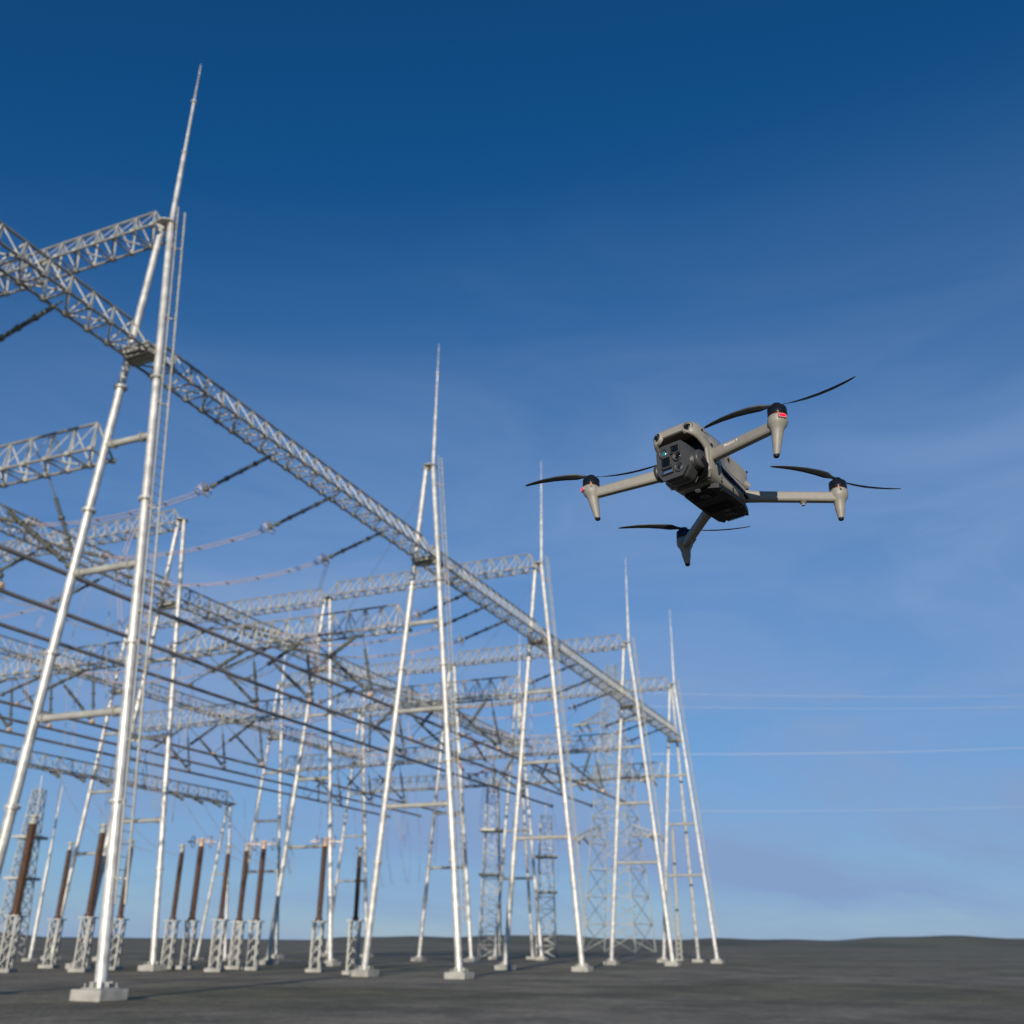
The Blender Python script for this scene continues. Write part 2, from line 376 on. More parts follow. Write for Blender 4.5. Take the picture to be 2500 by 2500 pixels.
def wire(pts, label, group, name='overhead_conductor', twin=.0, r=.022, m_='wire', spacers=0):
    root = empty(name, pts[0], label, 'cable', group)
    base = Vector(pts[0]); pp = [Vector(p) - base for p in pts]
    d = (pp[-1] - pp[0]); side = Vector((-d.y, d.x, 0)); side = side.normalized() if side.length > .2 else Vector((1, 0, 0))
    if not twin:
        bpy.data.objects.remove(root)
        b = MB(); b.path(pp, r, 6); o = b.build(name, M[m_]); o.location = base; return tag(o, label, 'cable', group)
    for s_ in (-1, 1):
        b = MB(); b.path([p + side * s_ * twin / 2 for p in pp], r, 6); b.build('strand', M[m_], root)
    if spacers:
        for k in range(1, spacers + 1):
            b = MB(); t = k / (spacers + 1) * (len(pp) - 1); i = int(t); c = pp[i].lerp(pp[i + 1], t - i)
            b.bar(c - side * twin * .6, c + side * twin * .6, .07, .05)
            b.build('spacer', M['wire_grey'], root)
    return root
def sag(p, q, s, n=14):
    p = Vector(p); q = Vector(q); return [p.lerp(q, k / n) - Vector((0, 0, 4 * s * (k / n) * (1 - k / n))) for k in range(n + 1)]
PH = {0: [6.5 + 3.0, 14.2, 18.66], 1: [31.09, 36.0, 40.9], 2: [51.6, 54.4, 57.7], 3: [70.45, 75.1, 80.13], 4: [88.9, 92.6, 96.77]}
PH = {k: [x + 1.0 for x in v] for k, v in PH.items()}
PHN = ['first', 'second', 'third']
for r in range(2):
    for i in range(5):
        if r == 1 and i == 0: continue
        bn = ['left of nearest mast', 'in nearest bay', 'in second bay', 'in third bay', 'in farthest bay'][i]
        sec = 'front to middle row' if r == 0 else 'middle to back row'
        for k, x in enumerate(PH[i]):
            ya = ROWY[r] - .5 if r == 0 else ROWY[r] + .7; yb = ROWY[r + 1] - .6
            A = Vector((x, ya, 21.85)); B = Vector((x, yb, 21.85)); LS = 4.3
            dA = Vector((0, 1, -.30)).normalized(); dB = Vector((0, -1, -.30)).normalized()
            g_ = 'insulator strings pulling the overhead conductors'
            string(LS, A, dA, f'dark string on {ROW[r]}-row beam pulling toward {ROW[r+1]} row, {PHN[k]} of three {bn}', g_)
            string(LS, B, dB, f'dark string on {ROW[r+1]}-row beam pulling toward {ROW[r]} row, {PHN[k]} of three {bn}', g_)
            a = A + dA * LS; b = B + dB * LS
            wire(sag(a, b, .42), f'pinkish twin overhead conductor, {sec}, {PHN[k]} of three {bn}', 'twin conductors strung across the yard', twin=.28, r=.025, spacers=4)
# jumper loops under the middle-row beam
for i in range(1, 5):
    for k, x in enumerate(PH[i]):
        z = 21.85 - .30 * 4.1; ya = ROWY[1] - .6 - 4.0; yb = ROWY[1] + .7 + 4.0
        wire(sag((x, ya, z), (x, yb, z), 2.1), f'slack jumper loop under the middle-row beam, {PHN[k]} of three in {["","nearest","second","third","farthest"][i]} bay', 'jumper loops under the middle-row beam', name='jumper_cable', twin=.26, r=.022, m_='wire_grey')

# ------------------------------------------------------------------ tubular busbars with V strings
BUS = [(29.4, 95.6), (33.35, 95.4), (37.2, 94.5), (50.0, 98.5), (53.7, 97.5), (57.3, 97.0)]
BN = ['first', 'second', 'third', 'fourth', 'fifth', 'sixth']
ZB = 14.15
for j, (y, xe) in enumerate(BUS):
    t_ = empty('tubular_busbar', (8, y, ZB), f'long horizontal grey-brown bus tube under the lower beams, {BN[j]} one behind the front row', 'busbar', 'tubular busbars slung along the yard')
    b = MB(); b.tube((0, 0, 0), (xe - 8, 0, 0), .092, n=12); b.build('tube', M['tube'], t_)
    b = MB(); b.lathe([(.02, -.18), (.12, -.15), (.17, -.05), (.17, .06), (.12, .14), (.02, .17)], (xe - 8 + .1, 0, 0), (1, 0, 0), n=14); b.build('end_ball', M['tube'], t_)
    for i in range(1, 5):
        x = XS[i]
        xn = x + 1.9 if i == 1 else x
        c = MB(); c.box((xn - 8, 0, .13), (.22, .24, .12)); c.box((xn - 8, 0, .24), (.1, .3, .12)); c.build('clamp', M['clamp'], t_)
        for s_ in (-1, 1):
            xt, xn = (x + .4, x + 1.9) if i == 1 else (x, x)
            p = Vector((xt, y + (4.2 if s_ > 0 else .75), 17.92)); q = Vector((xn, y + (.12 if s_ > 0 else -.05), ZB + .3))
            string(round((q - p).length, 2), p, q - p, f'dark {"left" if s_ > 0 else "right"} arm of V string on {BN[j]} bus tube at {ORD[i]} mast line', 'V-shaped insulator strings holding the bus tubes', ring=False, link=1.5 if s_ > 0 else .9)
        if i > 1:      # third, long arm running back towards the camera
            p = Vector((x, y + 1.1, 17.9)); q = Vector((x - 5.8, y, ZB + .15))
            string(round((q - p).length, 2), p, q - p, f'dark slanting string from the {ORD[i]} lower beam back to the {BN[j]} bus tube', 'slanting strings reaching back to the bus tubes', ring=False, link=.3, tail=2.3)
            c = MB(); c.box((x - 13.8, 0, .12), (.2, .22, .12)); c.build('clamp', M['clamp'], t_)
# droppers from the twin conductors to the tubes
def cond_z(y, r=0):
    ya, yb = (ROWY[0] - .5 + 4.1, ROWY[1] - .6 - 4.1) if r == 0 else (ROWY[1] + .7 + 4.1, ROWY[2] - .6 - 4.1)
    t = (y - ya) / (yb - ya); return 21.85 - .3 * 4.12 - 4 * .42 * t * (1 - t)
for i in range(1, 5):
    for k in range(3):
        for r in range(2):
            x = PH[i][k]; y = BUS[(k + i) % 3 + 3 * r][0]
            bn = ['', 'nearest', 'second', 'third', 'farthest'][i]
            z = cond_z(y, r)
            pts = [Vector((x + .5 * math.sin(math.pi * t / 10) * (1 if k % 2 else -1), y + .2 * math.sin(math.pi * t / 10), z + (ZB + .1 - z) * t / 10)) for t in range(11)]
            wire(pts, f'thin twin dropper hanging down to the {BN[(k + i) % 3 + 3 * r]} bus tube in the {bn} bay', 'droppers down to the bus tubes', name='dropper_cable', twin=.2, r=.016)
# droppers from tubes down to the equipment
n_d = 0
for i in range(1, 5):
    for j, (y, xe) in enumerate(BUS):
        x = PH[i][j % 3] - 2.2
        if x > xe: continue
        pts = [Vector((x + 1.1 * math.sin(math.pi * t / 20), y + .7 * math.sin(math.pi * t / 10), ZB - .1 + (7.0 - ZB) * t / 10)) for t in range(11)]
        wire(pts, f'thin grey lead hanging from the {BN[j]} bus tube in the {["","nearest","second","third","farthest"][i]} bay', 'leads hanging below the bus tubes', name='dropper_cable', twin=.18, r=.014, m_='wire_grey')
for i in range(1, 5):
    for k in range(3):
        for r in range(2):
            x = PH[i][k] + .3; y = (38.0, 33.5, 41.0)[(k + i) % 3] if r == 0 else (55.0, 60.0, 51.5)[(k + i) % 3]; z = cond_z(min(y, ROWY[r + 1] - 5), r)
            pts = [Vector((x - .9 * math.sin(math.pi * t / 12), y + .8 * math.sin(math.pi * t / 6) * .5, z + (7.2 - z) * t / 12)) for t in range(13)]
            wire(pts, f'very thin single lead falling from the {["","nearest","second","third","farthest"][i]}-bay {["front", "back"][r]} conductors, {PHN[k]} phase', 'very thin leads falling to the equipment', name='dropper_cable', r=.016, m_='wire_grey')
# earth wires high up between the front masts' tops and down to the right
for i in (2, 3, 4):
    wire(sag((XS[i], ROWY[0] + .3, 26.6), (XS[i] + 12, ROWY[1] - 2, 19.5), .6), f'thin dark slanting wire leaving the {ORD[i]} front mast toward the middle row', 'thin slanting wires', name='stay_wire', r=.014, m_='wire_grey')
# vertical suspension strings under the lower beams
for i in (3, 4):
    for k, y in enumerate((40.6, 60.5)):
        string(3.2, (XS[i] + .5, y, 17.9), (0.05, 0, -1), f'dark vertical string under the {ORD[i]} lower beam, {["nearer the front row", "nearer the back row"][k]}', 'insulator strings hanging straight down', ring=(k % 2 == 0))
# orange-red strings in the third bay
for k, (x, y) in enumerate(((73, 36), (77, 40), (101.5, 47))):
    string(3.0, (x, y, 17.4 if k < 2 else 19.5), (.5, -.2, -.55) if k < 2 else (-.1, 1, -.35), f'orange-red insulator string, {["nearer of two in the third bay", "farther of two in the third bay", "alone near the farthest masts"][k]}', 'orange-red insulator strings', ring=False, m_='insul_red')

# ------------------------------------------------------------------ low portal at the back left
PY = 61.0; PZ = 13.0
truss(52, 1.0, 1.0, 1.3, (23, PY, PZ), 0, 'low thin lattice beam at lower left, below the bus tubes', None)
def low_mast(x, label):
    root = empty('low_portal_mast', (x, PY, 0), label, 'mast', 'small A-shaped masts of the low beam')
    for s_ in (1, -1):
        b = MB(); b.tube((0, s_ * 1.5, .2), (0, s_ * .15, PZ - .1), .13, .11, n=12); b.build('leg', M['galv'], root)
        b = MB(); b.box((0, s_ * 1.5, .1), (.9, .9, .2)); b.build('footing', M['concrete'], root, bevel=.03)
    b = MB(); b.tube((0, .8, 7), (0, -.8, 7), .08, n=10); b.build('crossbar', M['galv_dull'], root)
    b = MB(); b.box((0, 0, PZ - .08), (.5, .9, .08)); b.build('cap_plate', M['galv_dull'], root)
low_mast(74.8, 'small A-shaped mast at the far end of the low lattice beam')
low_mast(49, 'small A-shaped mast halfway along the low lattice beam')
low_mast(24, 'small A-shaped mast at the near end of the low lattice beam')
for k, x in enumerate((34, 36.4, 38.8, 53, 55.4, 57.8, 66, 68.4, 70.8)):
    d = Vector((-.05, -1, -.42)).normalized(); p = Vector((x, PY - .5, PZ))
    string(2.3, p, d, f'short dark string on low lattice beam, {["first","second","third"][k%3]} of the {["near","middle","far"][k//3]} three', 'short strings on the low lattice beam', ring=False)
    e = p + d * 2.3
    wire(sag(e, e + Vector((-2, -9, -5.2)), 1.0), f'thin slack wire below low lattice beam, {["first","second","third"][k%3]} of the {["near","middle","far"][k//3]} three', 'slack wires below the low lattice beam', name='overhead_conductor', r=.018, m_='wire_grey')

# ------------------------------------------------------------------ equipment on pedestals along the bottom of the view
def make_post(h, rad, ring, m_='brown'):
    root = empty('post_insulator')
    zb = 2.6
    b = MB()
    for sx in (-1, 1):
        for sy in (-1, 1): b.bar((sx * .24, sy * .24, .2), (sx * .24, sy * .24, zb), .08)
    for k in range(4):
        z0_ = .3 + k * .56
        for a_, c_ in (((-1, -1), (1, -1)), ((1, -1), (1, 1)), ((1, 1), (-1, 1)), ((-1, 1), (-1, -1))):
            b.bar((a_[0] * .24, a_[1] * .24, z0_), (c_[0] * .24, c_[1] * .24, z0_ + .56), .045)
    b.box((0, 0, zb + .03), (.8, .8, .06)); b.build('pedestal', M['galv_dull'], root)
    b = MB(); b.box((0, 0, .1), (.9, .9, .2)); b.build('footing', M['concrete'], root, bevel=.03)
    b = MB(); b.lathe([(rad * 1.2, zb + .06), (rad * 1.2, zb + .2)] + shed_profile(zb + .2, h - .45, rad * .72, rad * 1.1, .13)[1:-1] + [(rad * .7, h - .45)], n=16); b.build('porcelain_column', M[m_], root)
    b = MB(); b.lathe([(rad * .9, h - .45), (rad * .95, h - .32), (rad * .6, h - .28), (rad * .6, h - .12), (rad * 1.0, h - .1), (rad * .8, h)], n=16); b.tube((0, -rad * 1.6, h - .06), (0, rad * 1.6, h - .06), .04, n=8)
    b.build('cap', M['clamp'] if ring else M['galv_dull'], root)
    if ring:
        for s_ in (-1, 1):
            b = MB(); b.torus((0, s_ * .55, h - .2), (0, 1, 0), .33, .03, 22, 6); b.tube((0, s_ * .2, h - .2), (0, s_ * .9, h - .2), .05, n=8); b.build('corona_ring', M['ring'], root)
    return root
EQ = [((85, 1990), 7.6, .26, False, 'tallest brown porcelain column at the lower left edge'),
      ((174, 2056), 7.0, .17, False, 'slim brown porcelain column between the nearest mast legs, left one'),
      ((255, 2012), 7.4, .2, False, 'brown porcelain column just left of the nearest mast right leg'),
      ((323, 2050), 7.0, .17, False, 'slim brown porcelain column just right of the nearest mast ladder'),
      ((447, 2062), 7.0, .17, False, 'slim brown porcelain column midway between the first two front masts'),
      ((494, 2047), 7.4, .2, True, 'brown porcelain column with twin rings beside the small low mast'),
      ((605, 2059), 7.2, .18, False, 'brown porcelain column at the foot of a slanting middle-row leg'),
      ((646, 2053), 7.2, .18, True, 'ringed brown porcelain column left of the second front mast'),
      ((795, 2046), 7.2, .18, True, 'ringed brown porcelain column closest to the second front mast'),
      ((560, 2064), 6.6, .15, False, 'short slim brown column left of the slanting middle-row leg'),
      ((880, 2068), 6.4, .15, False, 'short slim brown column just left of the second front mast')]
pp_ = {}
for (uv, h, rad, ring, lab) in EQ:
    p = at(*uv, 2, h); k = (h, rad, ring)
    if k in pp_: o = copy_tree(pp_[k])
    else: o = pp_[k] = make_post(*k)
    o.location = (p.x, p.y, 0); o.rotation_euler = (0, 0, R(20)); tag(o, lab, 'insulator post', 'porcelain columns on steel pedestals')
# thin grey arrester near the farthest mast
p = at(1642, 2022, 0, 118); o = make_post(round(p.z, 2), .2, False, 'insul_pale'); o.location = (p.x, p.y, 0)
tag(o, 'pale ribbed post standing inside the legs of the farthest front mast', 'insulator post')

# ------------------------------------------------------------------ lattice towers and masts beyond
def lattice(mb, w0, w1, z0, z1, n, bw):
    cs = [(-1, -1), (1, -1), (1, 1), (-1, 1)]
    for k in range(n):
        a = k / n; b = (k + 1) / n; wa = (w0 + (w1 - w0) * a) / 2; wb = (w0 + (w1 - w0) * b) / 2; za = z0 + (z1 - z0) * a; zb = z0 + (z1 - z0) * b
        for i in range(4):
            c = cs[i]; d = cs[(i + 1) % 4]
            mb.bar((c[0] * wa, c[1] * wa, za), (c[0] * wb, c[1] * wb, zb), bw * 1.5)
            mb.bar((c[0] * wa, c[1] * wa, za), (d[0] * wb, d[1] * wb, zb), bw); mb.bar((d[0] * wa, d[1] * wa, za), (c[0] * wb, c[1] * wb, zb), bw)
            mb.bar((c[0] * wb, c[1] * wb, zb), (d[0] * wb, d[1] * wb, zb), bw)
pyl = empty('transmission_tower', (240, 77.6, 0), 'big far lattice power tower with three pairs of crossarms behind the front row', 'power tower')
pyl.rotation_euler = (0, 0, R(-4))
b = MB(); lattice(b, 13, 8.6, 0, 30, 5, .14); lattice(b, 8.6, 4.4, 30, 53, 7, .11); lattice(b, 4.4, 2.2, 53, 68, 7, .09); b.build('tower_body', M['far_steel'], pyl)
for z, l_ in ((25.6, 11), (38.6, 10), (53.4, 9.5)):
    for s_ in (1, -1):
        b = MB(); hw = 2.4 if z > 50 else 3.3
        if z < 30: hw = 4.4
        tip = Vector((0, s_ * l_, z + .3))
        rt = [Vector((sx * 1.6, s_ * hw * .8, z + dz)) for sx in (-1, 1) for dz in (0, 3)]
        for q in rt: b.bar(q, tip, .15)
        for k in range(1, 6):
            c = [q.lerp(tip, k / 6) for q in rt]; d = [q.lerp(tip, (k - 1) / 6) for q in rt]
            for i_, j_ in ((0, 1), (2, 3), (0, 2), (1, 3)): b.bar(c[i_], c[j_], .1); b.bar(d[i_], c[j_], .1)
        b.build('crossarm', M['far_steel'], pyl)
        for sx in (-1, 1):
            for e in (0, 2.2):
                b = MB(); q0 = tip - Vector((0, s_ * e, .2)); b.lathe(shed_profile(0, 4.6, .16, .32, .35), q0, Vector((-sx, -.1 * sx, -.25)), n=8); b.build('glass_string', M['insul_pale'], pyl)
for k, (z, v) in enumerate(((59.8, 1690), (56.4, 1711), (44.5, 1791), (31.0, 1947))):
    a = Vector((240, 68.5, z + .4)); q = at(2560, v, 0, 240)
    wire(sag(a, (300, -130, q.z + 9), 3.0, 20), f'faint far power line crossing the sky at right, {["topmost","second from top","third from top","lowest"][k]} of four', 'faint far power lines at right', name='power_line', r=(.022, .022, .034, .02)[k], m_='pale_wire')
def lat_mast(x, y, h, w0, w1, n, lab):
    b = MB(); lattice(b, w0, w1, 0, h, n, .055); root = empty('lattice_mast', (x, y, 0), lab, 'lattice mast', 'slim lattice masts beyond the yard'); b.build('mast_body', M['galv_dull'], root)
    q = MB()
    for z in (.45, .7): q.box((0, 0, h * z), (w0 * 1.1, w0 * 1.1, .25))
    q.build('platform', M['galv_dull'], root); q = MB(); q.tube((0, 0, h), (0, 0, h + 1.4), .05, n=6); q.build('tip', M['galv'], root); root.rotation_euler = (0, 0, R(18))
lat_mast(110, 50.8, 19.6, 2.4, 1.2, 14, 'pale slim lattice mast seen between the second and third front masts')
lat_mast(120, 48.0, 16.4, 2.4, 1.3, 12, 'pale lattice mast just right of the other, close to the third front mast')
lat_mast(75, 85.3, 15.4, 2.2, .9, 12, 'pale tapering lattice mast behind the tallest brown column at lower left')
o = MB(); o.tube((0, 0, 0), (0, 0, 8), .16, .12, n=10); o.tube((0, 0, 8), (0, 0, 12.8), .1, .04, n=8)
root = empty('lightning_pole', (60, 65.8, 0), 'thin white pole at lower left beside the pale lattice mast', 'pole'); o.build('shaft', M['galv'], root)
f_ = MB(); f_.box((0, 0, .1), (.8, .8, .2)); f_.build('footing', M['concrete'], root)

# ------------------------------------------------------------------ the drone
SCL = 0.8
DR = Matrix(((-0.9475, -0.3101, 0.0781), (0.3114, -0.9503, 0.0044), (0.0728, 0.0284, 0.9969)))
DT = CAM + (Vector((2.0749, 0.4237, 2.5965)) - CAM) * SCL
drone = empty('quadcopter_drone', DT, 'grey quadcopter drone with camera gimbal hovering against the open sky', 'drone')
mw = DR.to_4x4(); mw.translation = DT; drone.matrix_world = mw
XF = Matrix.Scale(SCL, 4)
M['d_body'] = mat('warm_grey_plastic', (0.245, 0.230, 0.202), 0.48, 0, 0.05, 90, 0.05, 900)
M['d_dark'] = mat('dark_grey_plastic', (0.045, 0.046, 0.048), 0.42, 0, 0.08, 80, 0.05, 900)
M['d_black'] = mat('black_plastic', (0.008, 0.008, 0.010), 0.5, 0, spec=.3)
M['d_motor'] = mat('anodised_motor_can', (0.02, 0.022, 0.028), 0.28, 0.6)
M['d_copper'] = mat('copper_winding', (0.35, 0.12, 0.05), 0.35, 0.8)
M['d_lens'] = mat('lens_glass', (0.003, 0.005, 0.008), 0.08, 0, spec=.35)
M['d_lens_cyan'] = mat('coated_lens', (0.10, 0.42, 0.42), 0.12, 0.75, coat=1)
M['d_white'] = mat('white_print', (0.72, 0.72, 0.70), 0.6)
M['d_led'] = mat('red_led', (0.5, 0.0, 0.01), 0.3, emit=((1.0, 0.02, 0.06), 1.1))
M['d_strip'] = mat('pale_reflection_glass', (0.55, 0.65, 0.8), 0.04, 0.9)  # pale blue reflection put into the colour of the strip
M['d_prop'] = mat('propeller_composite', (0.02, 0.024, 0.03), 0.55)
M['d_brass'] = mat('brass_connector', (0.5, 0.34, 0.14), 0.3, 0.9)
def db(mb, name, m_, parent=drone, **k): return mb.build(name, M[m_], parent, xf=XF, **k)
def loft(mb, secs):            # secs: (x, [half profile (y,z) top -> bottom])
    rings = []
    for x, hp in secs:
        rings.append([Vector((x, y, z)) for y, z in hp] + [Vector((x, -y, z)) for y, z in hp[-2:0:-1]])
    n = len(rings[0]); vs = [p for r_ in rings for p in r_]; m_ = len(rings)
    mb.add(vs, [[i * n + k, i * n + (k + 1) % n, (i + 1) * n + (k + 1) % n, (i + 1) * n + k] for i in range(m_ - 1) for k in range(n)], True)
    mb.add(vs[:n], [list(range(n))[::-1]], True); mb.add(vs[-n:], [list(range(n))], True)
# main hull
hull = MB()
loft(hull, [
    (.080, [(0, .079), (.030, .078), (.052, .070), (.060, .055), (.062, .025), (.061, -.005), (.058, -.030), (.050, -.044), (.0, -.047)]),
    (.078, [(0, .079), (.030, .078), (.052, .070), (.061, .055), (.063, .025), (.062, -.005), (.059, -.030), (.051, -.045), (.0, -.048)]),
    (.050, [(0, .080), (.030, .079), (.052, .071), (.062, .056), (.065, .025), (.062, -.005), (.058, -.030), (.052, -.046), (.0, -.050)]),
    (.015, [(0, .077), (.030, .076), (.050, .068), (.057, .056), (.053, .028), (.047, .000), (.054, -.026), (.054, -.045), (.0, -.050)]),
    (-.010, [(0, .071), (.030, .070), (.047, .064), (.052, .055), (.044, .028), (.042, .000), (.054, -.024), (.055, -.045), (.0, -.050)]),
    (-.050, [(0, .063), (.030, .062), (.046, .058), (.051, .050), (.042, .028), (.042, .000), (.055, -.020), (.056, -.043), (.0, -.050)]),
    (-.085, [(0, .059), (.030, .058), (.047, .055), (.053, .046), (.047, .026), (.044, .002), (.055, -.016), (.055, -.040), (.0, -.049)]),
    (-.105, [(0, .056), (.030, .055), (.046, .052), (.051, .044), (.048, .028), (.041, .004), (.050, -.014), (.050, -.036), (.0, -.048)]),
    (-.112, [(0, .050), (.028, .049), (.042, .046), (.046, .040), (.042, .028), (.036, .006), (.042, -.012), (.042, -.032), (.0, -.046)]),
])
db(hull, 'body_shell', 'd_body', sub=2)
# brow over the gimbal: an arch that overhangs forward, dark inside
def arch(x, yo, zt, zb, th, n=12):
    out = []; inn = []
    for k in range(n + 1):
        t = math.pi * k / n; c = math.cos(t); s_ = math.sin(t)
        e = .42
        y = yo * (abs(c) ** e) * (1 if c >= 0 else -1); z = zb + (zt - zb) * (s_ ** e if s_ > 0 else 0)
        out.append((y, z)); f = (yo - th) / yo
        inn.append((y * (yo - min(th, .013)) / yo, zb + (zt - th - zb) * (s_ ** e if s_ > 0 else 0)))
    return [Vector((x, y, z)) for y, z in out] + [Vector((x, y, z)) for y, z in inn[::-1]]
br = MB(); secs = [(.074, .061, .0795, .0, .012), (.090, .062, .080, .012, .014), (.105, .0620, .0805, .022, .018), (.120, .0600, .0800, .030, .024), (.131, .057, .0775, .034, .027), (.138, .053, .0730, .037, .022), (.141, .048, .068, .041, .015)]
rings = [arch(*s_) for s_ in secs]; n = len(rings[0]); vs = [p for r_ in rings for p in r_]
br.add(vs, [[i * n + k, (i + 1) * n + k, (i + 1) * n + (k + 1) % n, i * n + (k + 1) % n] for i in range(len(rings) - 1) for k in range(n)], True)
for rr in (0, len(rings) - 1):
    h_ = n // 2; br.add(rings[rr], [[k, k + 1, n - 2 - k, n - 1 - k] for k in range(h_ - 1)], True)
db(br, 'front_brow', 'd_body', sub=1)
cv = MB(); cv.box((.076, 0, .014), (.016, .098, .104)); db(cv, 'gimbal_bay', 'd_black', bevel=.003)
# cheek pillars and front lip around the bay
ck = MB()
for s_ in (1, -1):
    loftp = [(.078, .0), (.094, .0), (.092, -.0)]
    ck.add([(.074, s_ * .050, .045), (.074, s_ * .0615, .045), (.097, s_ * .060, .040), (.097, s_ * .053, .040),
            (.074, s_ * .050, -.030), (.074, s_ * .0605, -.030), (.086, s_ * .058, -.034), (.086, s_ * .051, -.034),
            (.070, s_ * .040, -.048), (.070, s_ * .052, -.047), (.080, s_ * .048, -.047), (.080, s_ * .040, -.047)],
           [[0, 1, 5, 4], [1, 2, 6, 5], [2, 3, 7, 6], [3, 0, 4, 7], [4, 5, 9, 8], [5, 6, 10, 9], [6, 7, 11, 10], [7, 4, 8, 11], [0, 3, 2, 1], [8, 9, 10, 11]])
db(ck, 'cheek_pillar', 'd_body', bevel=.004)
lp = MB(); lp.add([(.062, -.040, -.0505), (.094, -.034, -.046), (.094, .034, -.046), (.062, .048, -.0505), (.062, -.040, -.043), (.092, -.034, -.040), (.092, .034, -.040), (.062, .048, -.043)],
                  [[0, 3, 2, 1], [4, 5, 6, 7], [0, 1, 5, 4], [1, 2, 6, 5], [2, 3, 7, 6], [3, 0, 4, 7]]); db(lp, 'front_lip', 'd_dark', bevel=.003)
# belly plate
bl = MB(); P2 = [(.040, -.036), (.046, .030), (.034, .050), (-.030, .052), (-.080, .050), (-.112, .040), (-.126, .034), (-.120, .026), (-.117, -.022), (-.124, -.030), (-.110, -.038), (-.060, -.040)]
nn = len(P2); bl.add([(x, y, -.056) for x, y in P2] + [(x * .99, y * 1.02, -.044) for x, y in P2], [list(range(nn)), list(range(nn, 2 * nn))[::-1]] + [[k, (k + 1) % nn, nn + (k + 1) % nn, nn + k][::-1] for k in range(nn)])

rb = bl
for k in range(7): rb.box((.018 - .0, -.024 + k * .008, -.0572), (.030, .0022, .003))
for k in range(9): rb.box((-.048, -.030 + k * .0075, -.0572), (.034, .0022, .003))
for k in range(9): rb.box((-.123, -.020 + k * .005, -.049), (.010, .0022, .010))
belly = db(bl, 'belly_plate', 'd_black', bevel=0)

for (x, y, rr, mm_) in ((.052, .006, .0065, 'd_white'), (.018, .004, .0135, 'd_black'), (-.070, .010, .0085, 'd_dark'), (-.092, .008, .0125, 'd_black')):
    q = MB(); q.lathe([(rr, .0), (rr, -.003), (rr * .8, -.0042), (rr * .72, -.003), (rr * .4, -.0034), (.0004, -.0036)], (x, y, -.0555), (0, 0, 1), n=24)
    db(q, 'downward_sensor' if mm_ != 'd_white' else 'landing_light', 'd_lens' if mm_ == 'd_black' else ('d_dark' if mm_ == 'd_dark' else 'd_white'), belly)
for (x, y, z) in ((-.02, .0575, -.035), (-.06, .0575, -.034), (.035, .0605, -.035), (-.095, .054, -.032)):
    sw = MB(); sw.tube((x, y - .002, z), (x, y + .0006, z), .0022, n=10); db(sw, 'screw', 'd_brass')
for (x, y) in ((.02, .047), (-.03, .046), (-.075, .044), (-.105, .036)):
    sw = MB(); sw.tube((x, y, -.0567), (x, y, -.052), .002, n=10); db(sw, 'screw', 'd_brass')
# side groove, side vent and rear details
gr = MB(); gr.add([(.030, .0545, .006), (.022, .054, -.004), (-.090, .058, -.034), (-.088, .0585, -.025), (.030, .048, .006), (.022, .048, -.004), (-.090, .050, -.034), (-.088, .050, -.025)],
                  [[0, 1, 2, 3], [7, 6, 5, 4], [0, 4, 5, 1], [1, 5, 6, 2], [2, 6, 7, 3], [3, 7, 4, 0]]); db(gr, 'side_seam', 'd_lens', bevel=.001)
vt = MB(); vt.add([(.056, .0615, -.004), (.040, .059, .000), (.034, .0585, -.020), (.044, .060, -.030), (.056, .052, -.004), (.040, .050, .000), (.034, .050, -.020), (.044, .052, -.030)],
                  [[0, 1, 2, 3], [7, 6, 5, 4], [0, 4, 5, 1], [1, 5, 6, 2], [2, 6, 7, 3], [3, 7, 4, 0]]); db(vt, 'side_vent', 'd_black', bevel=.0015)
rs = MB(); rs.tube((-.100, .040, .018), (-.113, .047, .013), .009, .008, n=16); rs.box((-.103, .043, .003), (.012, .012, .004)); db(rs, 'rear_button', 'd_body', bevel=.001)
cn = MB(); cn.box((.083, .046, -.026), (.008, .006, .012)); cn.box((.082, .047, -.036), (.006, .004, .006)); db(cn, 'connector', 'd_brass', bevel=.0008)
sm_ = MB()
for pts in ([(.116, .0590, .051), (.085, .0640, .053), (.05, .0650, .053), (.015, .0600, .052)],): sm_.path(pts, .0005, 5)
db(sm_, 'shell_seam', 'd_black')
for p_, q_ in (((.113, .0605, .056), (.110, .0608, .052)), ((.082, .0640, .032), (.077, .0645, .026)), ((-.016, .0505, .044), (-.022, .0500, .039)), ((-.098, .0525, .047), (-.101, .0520, .042)), ((.070, .0635, -.006), (.066, .0638, -.011))):
    sl = MB(); sl.bar(p_, q_, .0025, .004); db(sl, 'slot_mark', 'd_black')
# front vision sensors ("eyes") on the brow's corners
for s_ in (1, -1):
    e = MB(); d = Vector((.88, s_ * .36, .12)).normalized(); c = Vector((.1335, s_ * .0400, .0570))
    e.lathe([(.0165, -.002), (.0152, .0042), (.0125, .0058)], c, d, n=28); o1 = db(e, 'sensor_bezel', 'd_body')
    e = MB(); e.lathe([(.0108, .0), (.0108, .0076), (.0098, .0086), (.0090, .0074), (.0001, .0076)], c, d, n=28); o1 = db(e, 'vision_sensor', 'd_black')
    e = MB(); e.lathe([(.0062, .0076), (.0052, .0092), (.0028, .0104), (.0001, .0108)], c, d, n=24); db(e, 'lens', 'd_lens', o1)
